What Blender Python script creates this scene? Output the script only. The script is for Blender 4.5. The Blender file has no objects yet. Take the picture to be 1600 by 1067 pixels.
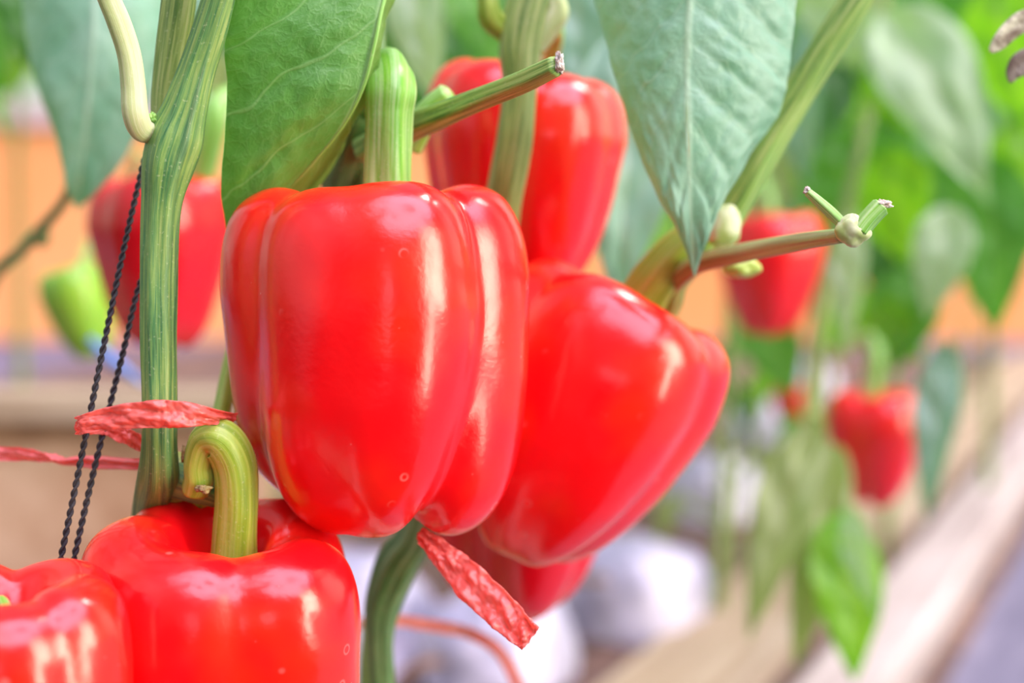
import bpy, math, random
import numpy as np
from mathutils import Vector, Matrix, Euler, noise as mnoise
PI = math.pi
S = bpy.context.scene
COL = S.collection

# ------------------------------------------------------------------ camera
F = 1600 * 50 / 36.0
PITCH = math.radians(6.0)
CAM = Vector((0, 0, 0.62))
cd = bpy.data.cameras.new('camera'); cam = bpy.data.objects.new('camera', cd); COL.objects.link(cam)
cd.lens = 50; cd.sensor_width = 36; cd.clip_start = 0.01; cd.clip_end = 100
cam.location = CAM; cam.rotation_euler = (PI / 2 - PITCH, 0, 0)
cd.dof.use_dof = True; cd.dof.focus_distance = 0.440; cd.dof.aperture_fstop = 4.2
S.camera = cam
RT = Vector((1, 0, 0)); FW = Vector((0, math.cos(PITCH), -math.sin(PITCH))); UP = Vector((0, math.sin(PITCH), math.cos(PITCH)))
def P(px, py, d):
    """world point seen at a place of the photograph, d metres in front of the camera"""
    return CAM + RT * ((px - 800) / F * d) + UP * (-(py - 533.5) / F * d) + FW * d
def below(px, py, d, z=.15):
    """(px, py, depth) of the point straight below P(px, py, d) at height z"""
    p = P(px, py, d); h = p.z - z
    d2 = d + h * math.sin(PITCH); v = -(py - 533.5) / F * d - h * math.cos(PITCH)
    return 800 + (px - 800) * d / d2, 533.5 - v / d2 * F, d2
def G(px, py, z):
    """the point of the horizontal plane at height z seen at a place of the photograph"""
    r = P(px, py, 1) - CAM
    return CAM + r * ((z - CAM.z) / r.z)

# ------------------------------------------------------------------ colour management
S.view_settings.view_transform = 'Standard'; S.view_settings.look = 'None'
S.view_settings.exposure = -0.66; S.view_settings.gamma = 1; S.view_settings.use_curve_mapping = False

# ------------------------------------------------------------------ node helper
class NT:
    def __init__(s, tree): s.t = tree; s.n = tree.nodes; s.l = tree.links
    def node(s, typ, **kw):
        n = s.n.new(typ)
        for k, v in kw.items(): setattr(n, k, v)
        return n
    def put(s, sock, v):
        if v is None: return
        if isinstance(v, bpy.types.NodeSocket): s.l.new(v, sock)
        elif isinstance(v, (tuple, list)) and len(v) == 3 and sock.type == 'RGBA': sock.default_value = (*v, 1)
        else: sock.default_value = v
    def math(s, op, a, b=0.0, c=None, clamp=False):
        n = s.node('ShaderNodeMath', operation=op, use_clamp=clamp)
        s.put(n.inputs[0], a); s.put(n.inputs[1], b)
        if c is not None: s.put(n.inputs[2], c)
        return n.outputs[0]
    def dot(s, a, v):
        n = s.node('ShaderNodeVectorMath', operation='DOT_PRODUCT'); s.put(n.inputs[0], a); n.inputs[1].default_value = v
        return n.outputs['Value']
    def step(s, x, a, b, lo=0.0, hi=1.0):
        n = s.node('ShaderNodeMapRange', interpolation_type='SMOOTHSTEP')
        s.put(n.inputs[0], x); n.inputs[1].default_value = a; n.inputs[2].default_value = b
        n.inputs[3].default_value = lo; n.inputs[4].default_value = hi
        return n.outputs[0]
    def mix(s, f, a, b, mode='MIX'):
        n = s.node('ShaderNodeMix', data_type='RGBA', blend_type=mode)
        s.put(n.inputs[0], f); s.put(n.inputs[6], a); s.put(n.inputs[7], b)
        return n.outputs[2]
    def noise(s, vec=None, scale=5, detail=2, rough=.5, dist=0):
        n = s.node('ShaderNodeTexNoise'); s.put(n.inputs['Vector'], vec); n.inputs['Scale'].default_value = scale
        n.inputs['Detail'].default_value = detail; n.inputs['Roughness'].default_value = rough; n.inputs['Distortion'].default_value = dist
        return n.outputs[0]
    def voro(s, vec=None, scale=5, feature='F1', rnd=1):
        n = s.node('ShaderNodeTexVoronoi', feature=feature); s.put(n.inputs['Vector'], vec); n.inputs['Scale'].default_value = scale
        n.inputs['Randomness'].default_value = rnd
        return n
    def ramp(s, f, stops):
        n = s.node('ShaderNodeValToRGB'); s.put(n.inputs[0], f); e = n.color_ramp.elements
        while len(e) < len(stops): e.new(.5)
        for k, (p, c) in enumerate(stops): e[k].position = p; e[k].color = (*c, 1)
        return n.outputs[0]
    def vec(s, x=0, y=0, z=0):
        n = s.node('ShaderNodeCombineXYZ'); s.put(n.inputs[0], x); s.put(n.inputs[1], y); s.put(n.inputs[2], z); return n.outputs[0]
    def vscale(s, v, k):
        n = s.node('ShaderNodeVectorMath', operation='MULTIPLY'); s.put(n.inputs[0], v); n.inputs[1].default_value = k; return n.outputs[0]
    def bump(s, h, strength=.3, dist=.001, normal=None):
        n = s.node('ShaderNodeBump'); n.inputs['Strength'].default_value = strength; n.inputs['Distance'].default_value = dist
        s.put(n.inputs['Height'], h)
        if normal: s.put(n.inputs['Normal'], normal)
        return n.outputs[0]
    def coord(s, k='Object'): return s.node('ShaderNodeTexCoord').outputs[k]

# ------------------------------------------------------------------ world: bright greenhouse sky, broken by noise, bright patches added for pepper highlights
W = bpy.data.worlds.new('sky'); S.world = W; W.use_nodes = True
w = NT(W.node_tree); w.n.clear()
dv = w.coord('Generated')
sep = w.node('ShaderNodeSeparateXYZ'); w.put(sep.inputs[0], dv)
up = sep.outputs[2]
base = w.ramp(w.math('MULTIPLY_ADD', up, .5, .5), [(0, (.07, .06, .05)), (.44, (.16, .16, .12)), (.53, (1.05, 1.22, 1.02)), (1, (.90, .94, 1.12))])
n1 = w.noise(dv, 3.2, 3, .55)
base = w.mix(w.step(n1, .38, .62), w.mix(1, base, (.50, .60, .50), 'MULTIPLY'), base)
sy = w.step(sep.outputs[1], -.45, .15, .15, 1.0); sz = w.step(up, .35, .75, 0, 1)
base = w.mix(w.math('MAXIMUM', sy, sz), w.mix(1, base, (.20, .24, .20), 'MULTIPLY'), base)     # sky darkened low behind the camera for contrast, in place of unseen plants
acc = base
def lobe(direction, a, b, col, k, nscale=None, lo=.4, hi=.6):  # adds a bright patch to the sky, placed for reflections on the peppers
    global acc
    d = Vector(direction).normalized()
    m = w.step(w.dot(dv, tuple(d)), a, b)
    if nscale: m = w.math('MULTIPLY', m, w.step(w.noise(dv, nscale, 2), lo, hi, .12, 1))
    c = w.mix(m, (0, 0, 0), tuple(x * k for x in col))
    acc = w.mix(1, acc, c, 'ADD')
lobe((.34, -.36, .87), .77, .90, (.92, .72, 1.0), 11.0, 3.0, .32, .5)     # bright overhead sky patch, shaped for broad pink highlights on the peppers
# bright patch added at the path side, shaped to draw upright streaks on peppers
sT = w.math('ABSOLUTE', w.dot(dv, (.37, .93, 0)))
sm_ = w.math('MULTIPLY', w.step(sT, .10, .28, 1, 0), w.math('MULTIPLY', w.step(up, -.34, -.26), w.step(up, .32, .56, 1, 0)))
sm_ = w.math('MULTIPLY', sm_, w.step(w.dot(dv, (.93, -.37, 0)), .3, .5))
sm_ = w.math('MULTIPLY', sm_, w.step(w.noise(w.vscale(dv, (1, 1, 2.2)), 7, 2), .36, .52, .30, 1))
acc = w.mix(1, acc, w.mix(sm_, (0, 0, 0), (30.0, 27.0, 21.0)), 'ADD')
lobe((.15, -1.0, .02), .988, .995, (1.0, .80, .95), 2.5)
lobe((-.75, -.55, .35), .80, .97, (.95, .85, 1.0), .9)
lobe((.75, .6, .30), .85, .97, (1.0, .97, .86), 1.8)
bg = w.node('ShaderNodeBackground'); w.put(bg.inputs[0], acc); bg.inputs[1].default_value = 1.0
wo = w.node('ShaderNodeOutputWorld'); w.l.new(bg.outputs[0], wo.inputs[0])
sd = bpy.data.lights.new('sun', 'SUN'); sun = bpy.data.objects.new('sun', sd); COL.objects.link(sun)
sd.energy = 3.0; sd.angle = math.radians(18); sd.color = (1, .96, .88)
sun.rotation_euler = Vector((-.55, -.42, -.78)).to_track_quat('-Z', 'Y').to_euler()

# ------------------------------------------------------------------ materials
def newmat(name):
    m = bpy.data.materials.new(name); m.use_nodes = True
    t = NT(m.node_tree); b = m.node_tree.nodes['Principled BSDF']
    return m, t, b
def pepper_mat(name, red, orange, rough=.20, marks=True, sss=.12):
    m, t, b = newmat(name); oc = t.coord()
    f = t.step(t.noise(oc, 28, 2), .42, .72)
    c = t.mix(t.math('MULTIPLY', f, .55), red, orange)
    rg = None
    if marks:
        v = t.voro(oc, 170)
        ring = t.math('MULTIPLY', t.step(v.outputs['Distance'], .0, .10, 1, 0), t.step(t.noise(oc, 60, 1), .55, .65))
        c = t.mix(t.math('MULTIPLY', ring, .35), c, (1.0, .45, .40))
        v2 = t.voro(oc, 75); 
        r2 = t.math('SUBTRACT', t.step(v2.outputs['Distance'], .10, .16, 1, 0), t.step(v2.outputs['Distance'], .07, .11, 1, 0))
        r2 = t.math('MULTIPLY', r2, t.step(t.noise(oc, 35, 1), .55, .62))
        c = t.mix(t.math('MULTIPLY', r2, .30), c, (1.0, .35, .30))
        h = t.math('ADD', t.noise(oc, 420, 3), t.math('MULTIPLY', t.noise(oc, 45, 2), 3))
        t.put(b.inputs['Normal'], t.bump(h, .12, .0008))
        t.put(b.inputs['Roughness'], t.step(t.noise(oc, 90, 3), .3, .7, rough - .03, rough + .07))
    else: b.inputs['Roughness'].default_value = rough
    t.put(b.inputs['Base Color'], c)
    b.inputs['Specular IOR Level'].default_value = .58
    b.inputs['Coat Weight'].default_value = .25; b.inputs['Coat Roughness'].default_value = .13
    b.inputs['Subsurface Weight'].default_value = sss; b.inputs['Subsurface Radius'].default_value = (1, .12, .08); b.inputs['Subsurface Scale'].default_value = .006
    return m
M_RED = pepper_mat('red_pepper_skin', (.88, .004, .008), (.92, .035, .006))
M_DARKRED = pepper_mat('deep_red_pepper_skin', (.70, .002, .012), (.85, .01, .008))
M_REDFAR = pepper_mat('far_red_pepper_skin', (.82, .004, .010), (.90, .03, .01), .3, False)
M_GREENPEP = pepper_mat('green_pepper_skin', (.22, .50, .03), (.35, .62, .05), .3, False)

def leaf_mat(name, dark, light, vein, trans=.35, rough=.42, K=7.0, slope=1.9, detail=True, bluish=0):
    m, t, b = newmat(name)
    uv = t.node('ShaderNodeUVMap').outputs[0]
    sp = t.node('ShaderNodeSeparateXYZ'); t.put(sp.inputs[0], uv)
    u = t.math('ABSOLUTE', t.math('MULTIPLY_ADD', sp.outputs[0], 2, -1)); v = sp.outputs[1]   # u: 0 midrib, 1 margin
    wob = t.math('MULTIPLY', t.math('SUBTRACT', t.noise(uv, 7, 1), .5), .10)
    ph = t.math('FRACT', t.math('MULTIPLY', t.math('SUBTRACT', t.math('ADD', v, wob), t.math('MULTIPLY', t.math('POWER', u, .85), slope / 7.0)), K))
    dist = t.math('ABSOLUTE', t.math('SUBTRACT', ph, .5))
    sec = t.step(dist, .006, .035, 1, 0)
    mid = t.step(u, .012, .05, 1, 0)
    oi = t.node('ShaderNodeObjectInfo').outputs['Random']
    nz = t.node('ShaderNodeTexNoise'); t.put(nz.inputs['Vector'], uv); nz.inputs['Scale'].default_value = 26
    va = t.node('ShaderNodeVectorMath', operation='MULTIPLY_ADD'); t.put(va.inputs[0], nz.outputs['Color']); va.inputs[1].default_value = (.05, .05, 0); t.put(va.inputs[2], uv)
    uvs = t.vscale(va.outputs[0], (1.0, 1.6, 1))
    vd = t.voro(uvs, 20, 'DISTANCE_TO_EDGE').outputs[0]
    net = t.step(vd, .0, .09, 1, 0)
    vd2 = t.voro(uvs, 52, 'DISTANCE_TO_EDGE').outputs[0]
    net2 = t.step(vd2, .0, .14, 1, 0)
    f = t.step(t.noise(uv, 4, 3), .3, .7)
    c = t.mix(f, dark, light)
    c = t.mix(t.math('MULTIPLY', oi, .35), c, light)
    vm = t.math('MAXIMUM', t.math('MAXIMUM', t.math('MULTIPLY', sec, .45), t.math('MULTIPLY', mid, .8)), t.math('MULTIPLY', net, .12))
    c = t.mix(vm, c, vein)
    t.put(b.inputs['Base Color'], c); b.inputs['Roughness'].default_value = rough
    b.inputs['Specular IOR Level'].default_value = .55
    if detail:
        dome = t.math('MULTIPLY', t.math('POWER', t.math('MINIMUM', t.math('MULTIPLY', vd, 2.4), 1.0), .6), 1.0)
        h = t.math('ADD', dome, t.math('MULTIPLY', t.math('SUBTRACT', 1, t.math('MAXIMUM', sec, mid)), 1.6))
        h = t.math('SUBTRACT', h, t.math('MULTIPLY', net2, .25))
        h = t.math('ADD', h, t.math('MULTIPLY', t.noise(uv, 120, 2), .3))
        t.put(b.inputs['Normal'], t.bump(h, .22, .0010))
    tr = t.node('ShaderNodeBsdfTranslucent')
    t.put(tr.inputs[0], t.mix(1, c, (1.25, 1.35, .55), 'MULTIPLY'))
    mx = t.node('ShaderNodeMixShader'); mx.inputs[0].default_value = trans
    t.l.new(b.outputs[0], mx.inputs[1]); t.l.new(tr.outputs[0], mx.inputs[2])
    out = m.node_tree.nodes['Material Output']; t.l.new(mx.outputs[0], out.inputs[0])
    return m
L_FRONT = leaf_mat('pepper_leaf_green', (.07, .25, .045), (.12, .36, .06), (.28, .52, .20), .30, .42, 5.0, 1.75)
L_UNDER = leaf_mat('pepper_leaf_underside', (.13, .28, .05), (.20, .36, .07), (.35, .50, .20), .35, .55)
L_BLUE = leaf_mat('pepper_leaf_blue_green', (.16, .40, .25), (.26, .50, .36), (.38, .60, .44), .22, .36, 8)  # glaucous green, with bluish sheen put into the base colour
L_MID = leaf_mat('pepper_leaf_mid_green', (.06, .26, .03), (.12, .38, .05), (.25, .5, .15), .4, .4, detail=False)
L_BRIGHT = leaf_mat('pepper_leaf_bright_green', (.12, .42, .01), (.26, .58, .03), (.35, .6, .15), .5, .4, detail=False)
L_PALE = leaf_mat('pepper_leaf_pale_green', (.28, .48, .25), (.40, .60, .34), (.55, .7, .45), .35, .35, detail=False)
L_TEAL = leaf_mat('pepper_leaf_grey_green', (.14, .34, .22), (.22, .42, .30), (.35, .5, .35), .25, .33, detail=False)
L_OLIVE = leaf_mat('pepper_leaf_olive', (.22, .33, .09), (.30, .40, .14), (.40, .48, .22), .35, .45, detail=False)
L_DARK = leaf_mat('pepper_leaf_dark_green', (.03, .15, .02), (.06, .22, .03), (.12, .30, .08), .35, .4, detail=False)

def stem_mat(name, stops, rough=.4, scale=4.2, node=None):
    m, t, b = newmat(name)
    uv = t.node('ShaderNodeUVMap').outputs[0]; sp = t.node('ShaderNodeSeparateXYZ'); t.put(sp.inputs[0], uv)
    a = t.math('MULTIPLY', sp.outputs[0], 2 * PI)
    p = t.vec(t.math('COSINE', a), t.math('SINE', a), t.math('MULTIPLY', sp.outputs[1], .7))
    n = t.noise(p, scale, 3, .6)
    c = t.ramp(n, stops)
    fine = t.noise(t.vscale(p, (1, 1, .5)), scale * 5, 3, .6)
    c = t.mix(t.step(fine, .4, .65, 0, .35), c, stops[-1][1])
    c = t.mix(t.step(t.noise(t.coord(), 900, 2), .62, .75, 0, .2), c, (.75, .8, .5))
    t.put(b.inputs['Base Color'], c); b.inputs['Roughness'].default_value = rough
    b.inputs['Subsurface Weight'].default_value = .1; b.inputs['Subsurface Scale'].default_value = .002
    t.put(b.inputs['Normal'], t.bump(t.math('ADD', fine, t.noise(t.coord(), 500, 2)), .25, .0005))
    return m
ST_MAIN = stem_mat('striped_green_stem', [(.34, (.025, .12, .035)), (.45, (.06, .21, .06)), (.56, (.15, .31, .065)), (.70, (.30, .44, .12))])
ST_OLIVE = stem_mat('olive_striped_stem', [(.32, (.07, .17, .03)), (.45, (.15, .27, .05)), (.55, (.26, .38, .09)), (.68, (.40, .48, .18))])
ST_TWIG = stem_mat('green_twig', [(.34, (.06, .20, .03)), (.44, (.14, .34, .05)), (.55, (.28, .48, .09)), (.68, (.45, .60, .20))])
ST_PALE = stem_mat('pale_stalk', [(.3, (.36, .50, .14)), (.5, (.54, .64, .30)), (.7, (.66, .72, .46))], scale=1.6)
ST_STALK = stem_mat('fresh_green_stalk', [(.34, (.09, .34, .02)), (.47, (.17, .46, .03)), (.58, (.34, .62, .16)), (.70, (.55, .75, .42))], .35, 1.3)
ST_YEL = stem_mat('yellow_green_stalk', [(.3, (.14, .27, .015)), (.45, (.24, .40, .025)), (.56, (.34, .50, .06)), (.7, (.46, .60, .16))], .35, 1.8)
ST_DARK = stem_mat('dark_green_stem', [(.35, (.03, .10, .02)), (.5, (.07, .18, .04)), (.65, (.20, .32, .12))])
ST_BROWN = stem_mat('brownish_twig', [(.35, (.16, .20, .05)), (.45, (.30, .28, .12)), (.52, (.28, .42, .12)), (.65, (.40, .52, .22))], .45, 1.4)

def plain(name, col, rough=.6, col2=None, scale=20, bump=0, bscale=100, spec=.5, **kw):
    m, t, b = newmat(name); oc = t.coord()
    if col2: t.put(b.inputs['Base Color'], t.mix(t.step(t.noise(oc, scale, 3), .35, .65), col, col2))
    else: b.inputs['Base Color'].default_value = (*col, 1)
    b.inputs['Roughness'].default_value = rough; b.inputs['Specular IOR Level'].default_value = spec
    if bump: t.put(b.inputs['Normal'], t.bump(t.noise(oc, bscale, 4, .6), bump, .002))
    for k, v in kw.items(): b.inputs[k].default_value = v
    return m
M_CUT = plain('dry_cut_end', (.86, .82, .74), .8, (.62, .48, .38), 900, .6, 1500)
M_CORK = plain('corky_scar', (.30, .22, .10), .8, (.42, .36, .12), 500, .6, 900)
M_ROPE = plain('black_twine', (.016, .017, .02), .55, (.035, .036, .04), 700, .5, 1800)
M_NODE = plain('pale_green_node', (.36, .50, .14), .45, (.62, .68, .42), 130)
M_DRY = plain('dried_leaf', (.74, .76, .52), .8, (.20, .16, .10), 160, .6, 500)
M_DRYB = plain('dried_brown_leaf', (.16, .12, .09), .8, (.30, .27, .22), 160, .6, 500)
M_BLUE = plain('blue_twine', (.15, .30, .75), .5)
M_WATER = plain('rain_water', (.9, .95, .9), .02); M_WATER.node_tree.nodes['Principled BSDF'].inputs['Transmission Weight'].default_value = 1; M_WATER.node_tree.nodes['Principled BSDF'].inputs['IOR'].default_value = 1.33
M_BAG = plain('white_bag_film', (.34, .35, .46), .38, (.74, .74, .84), 14, 1.0, 34)
M_SOIL = plain('dark_soil', (.07, .045, .04), .9, (.20, .12, .08), 30, .8, 90)
M_ORANGE = plain('orange_painted_wall', (.93, .41, .13), .8, (.98, .47, .17), 1.4, .2, 60)
M_COPING = plain('pale_wall_coping', (.62, .52, .50), .8)
def wood_mat(name, c1, c2, c3, sc=(1, 14, 14)):
    m, t, b = newmat(name); oc = t.vscale(t.coord(), sc)
    n = t.noise(oc, 3.0, 5, .6, .3)
    t.put(b.inputs['Base Color'], t.ramp(n, [(.28, c1), (.5, c2), (.7, c3)])); b.inputs['Roughness'].default_value = .75
    t.put(b.inputs['Normal'], t.bump(n, .4, .003))
    return m
M_WOODPALE = wood_mat('bleached_wood', (.27, .22, .19), (.42, .37, .33), (.53, .49, .45))
M_WOODTAN = wood_mat('tan_wood', (.20, .14, .08), (.38, .30, .18), (.52, .45, .31))
M_WOODBRN = wood_mat('weathered_brown_wood', (.20, .10, .05), (.46, .28, .15), (.66, .48, .30), (3, 9, 4))
M_PATH = wood_mat('grey_violet_path', (.07, .068, .11), (.13, .125, .185), (.22, .21, .27), (9, 1.4, 1))
def tape_mat(name, col, alpha=.35, sparkle=True):
    m, t, b = newmat(name); oc = t.coord()
    n = t.noise(oc, 130, 4, .6)
    t.put(b.inputs['Base Color'], t.mix(t.step(n, .45, .75, 0, .7), col, (1.0, .34, .30)) if sparkle else col)
    b.inputs['Roughness'].default_value = .22
    t.put(b.inputs['Normal'], t.bump(n, .8, .0012))
    b.inputs['Coat Weight'].default_value = .5
    tr = t.node('ShaderNodeBsdfTranslucent'); tr.inputs[0].default_value = (1, .38, .30, 1)
    mx = t.node('ShaderNodeMixShader'); mx.inputs[0].default_value = alpha
    t.l.new(b.outputs[0], mx.inputs[1]); t.l.new(tr.outputs[0], mx.inputs[2])
    t.l.new(mx.outputs[0], m.node_tree.nodes['Material Output'].inputs[0])
    return m
M_TAPE = tape_mat('red_plastic_tape', (1.0, .24, .20), .5)
M_TAPEPINK = tape_mat('pink_plastic_tape', (1.0, .30, .30), .5)

# ------------------------------------------------------------------ object helpers
def mkmesh(name, verts, faces, uvs=None, smooth=True):
    me = bpy.data.meshes.new(name); me.from_pydata([tuple(map(float, v)) for v in verts], [], faces)
    if uvs is not None:
        ul = me.uv_layers.new(name='UVMap')
        li = np.empty(len(me.loops), dtype=np.int32); me.loops.foreach_get('vertex_index', li)
        if isinstance(uvs, tuple):            # (per-vertex uv, closed-tube fix)
            uvv, ring = uvs; a = np.asarray(uvv)[li].copy()
            ls = np.empty(len(me.polygons), dtype=np.int32); lt = np.empty(len(me.polygons), dtype=np.int32)
            me.polygons.foreach_get('loop_start', ls); me.polygons.foreach_get('loop_total', lt)
            for s0, n0 in zip(ls, lt):
                seg = a[s0:s0 + n0, 0]
                if seg.max() - seg.min() > .5: seg[seg < .5] += 1.0
        else: a = np.asarray(uvs)[li]
        ul.data.foreach_set('uv', np.ascontiguousarray(a, dtype=np.float32).ravel())
    if smooth: me.polygons.foreach_set('use_smooth', [True] * len(me.polygons))
    me.update(); return me
def obj(name, me, mat, root=None, world=True):
    """link a mesh; world-space vertices are moved into the frame of the thing it is a part of"""
    o = bpy.data.objects.new(name, me); COL.objects.link(o)
    if mat and not me.materials: me.materials.append(mat)
    if root is not None:
        if world: me.transform(FRAME[root.name].inverted())
        o.parent = root; FRAME[o.name] = FRAME[root.name]
    elif world:
        c = sum((v.co for v in me.vertices), Vector()) / max(1, len(me.vertices))
        me.transform(Matrix.Translation(-c)); o.location = c; FRAME[o.name] = Matrix.Translation(c)
    return o
FRAME = {}
def thing(name, label, cat, M=None, group=None):
    o = bpy.data.objects.new(name, None); COL.objects.link(o); o.empty_display_size = .02
    M = M or Matrix(); o.matrix_world = M; FRAME[o.name] = M.copy()
    return tag(o, label, cat, group)
def tag(o, label, cat, group=None, kind=None):
    if label: o['label'] = label
    if cat: o['category'] = cat
    if group: o['group'] = group
    if kind: o['kind'] = kind
    return o
def at(p): return Matrix.Translation(p)

def catmull(pts, n):
    p = np.array(pts, float); k = len(p)
    if k == 2: return p[0] + (p[1] - p[0]) * np.linspace(0, 1, n)[:, None]
    q = np.vstack([2 * p[0] - p[1], p, 2 * p[-1] - p[-2]])
    t = np.linspace(0, k - 1, n); i = np.minimum(t.astype(int), k - 2); f = (t - i)[:, None]
    a, b, c, d = q[i], q[i + 1], q[i + 2], q[i + 3]
    return .5 * (2 * b + (c - a) * f + (2 * a - 5 * b + 4 * c - d) * f ** 2 + (3 * b - a - 3 * c + d) * f ** 3)

def tube(pts, rad, n=48, seg=28, ridges=5, amp=.06, cap=True, seed=0, flat=1.0, rnd=.02, square=0, yaw=0):
    """swept stem with rounded ridges; pts world points, rad metres"""
    c = catmull([tuple(p) for p in pts], n); r = catmull([(x, 0, 0) for x in rad], n)[:, 0]
    T = np.gradient(c, axis=0); T /= np.linalg.norm(T, axis=1)[:, None]
    a0 = np.array([0., 1., 0.]);
    if abs(T[0] @ a0) > .8: a0 = np.array([1., 0, 0])
    N = a0 - T[0] * (a0 @ T[0]); N /= np.linalg.norm(N)
    ln = np.concatenate([[0], np.cumsum(np.linalg.norm(np.diff(c, axis=0), axis=1))])
    V = []; UVs = []; th = np.arange(seg) / seg * 2 * PI
    rs = np.random.RandomState(seed + 7); ph = rs.rand() * 6
    for i in range(n):
        N = N - T[i] * (N @ T[i]); N /= np.linalg.norm(N); B = np.cross(T[i], N)
        rr = 1 + amp * np.cos(ridges * (th + yaw) + ph * (1 if yaw == 0 else 0) + ln[i] * 6) + rnd * np.cos(2 * th + ln[i] * 90 + ph) + rnd * np.sin(3 * th + ln[i] * 160)
        if square: rr = rr * (1 + square * (np.abs(np.cos(2 * th)) ** .5 - .6))
        rr = rr * r[i]
        V.append(c[i] + np.outer(np.cos(th) * rr * flat, N) + np.outer(np.sin(th) * rr, B))
        UVs.append(np.stack([th / (2 * PI), np.full(seg, ln[i] * 10)], 1))
    V = np.vstack(V); UVs = np.vstack(UVs); Fs = []
    for i in range(n - 1):
        for j in range(seg):
            j2 = (j + 1) % seg; Fs.append((i * seg + j, i * seg + j2, (i + 1) * seg + j2, (i + 1) * seg + j))
    if cap:
        k = len(V); V = np.vstack([V, c[0] - T[0] * r[0] * .35, c[-1] + T[-1] * r[-1] * .35]); UVs = np.vstack([UVs, [.5, 0], [.5, ln[-1] * 10]])
        for j in range(seg):
            j2 = (j + 1) % seg; Fs.append((k, j2, j)); Fs.append((k + 1, (n - 1) * seg + j, (n - 1) * seg + j2))
    return mkmesh('tube', V, Fs, (UVs, seg))
def ptube(path, **kw):
    """path of (px, py, depth, radius in photo pixels)"""
    return tube([P(a, b, d) for a, b, d, r in path], [r / F * d for a, b, d, r in path], **kw)
def blob(center, r, seed=0, amp=.18, sc=(1, 1, 1), n=24, rough=.0):
    V = []; Fs = []; m = n * 2
    for i in range(n + 1):
        ph = PI * i / n
        for j in range(m):
            th = 2 * PI * j / m; d = Vector((math.sin(ph) * math.cos(th), math.sin(ph) * math.sin(th), math.cos(ph)))
            k = 1 + amp * mnoise.noise(d * 1.4 + Vector((seed * 3.1, 0, 0))) * 1.6 + rough * mnoise.noise(d * 7 + Vector((seed, 4, 0)))
            V.append(center + Vector((d.x * sc[0], d.y * sc[1], d.z * sc[2])) * (r * k))
    for i in range(n):
        for j in range(m): j2 = (j + 1) % m; Fs.append((i * m + j, (i + 1) * m + j, (i + 1) * m + j2, i * m + j2))
    return mkmesh('blob', V, Fs, [(0, 0)] * len(V))
def box(x0, x1, y0, y1, z0, z1, bev=0):
    V = [(x, y, z) for x in (x0, x1) for y in (y0, y1) for z in (z0, z1)]
    Fs = [(0, 1, 3, 2), (4, 6, 7, 5), (0, 4, 5, 1), (2, 3, 7, 6), (0, 2, 6, 4), (1, 5, 7, 3)]
    return mkmesh('box', V, Fs, smooth=False)

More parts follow.
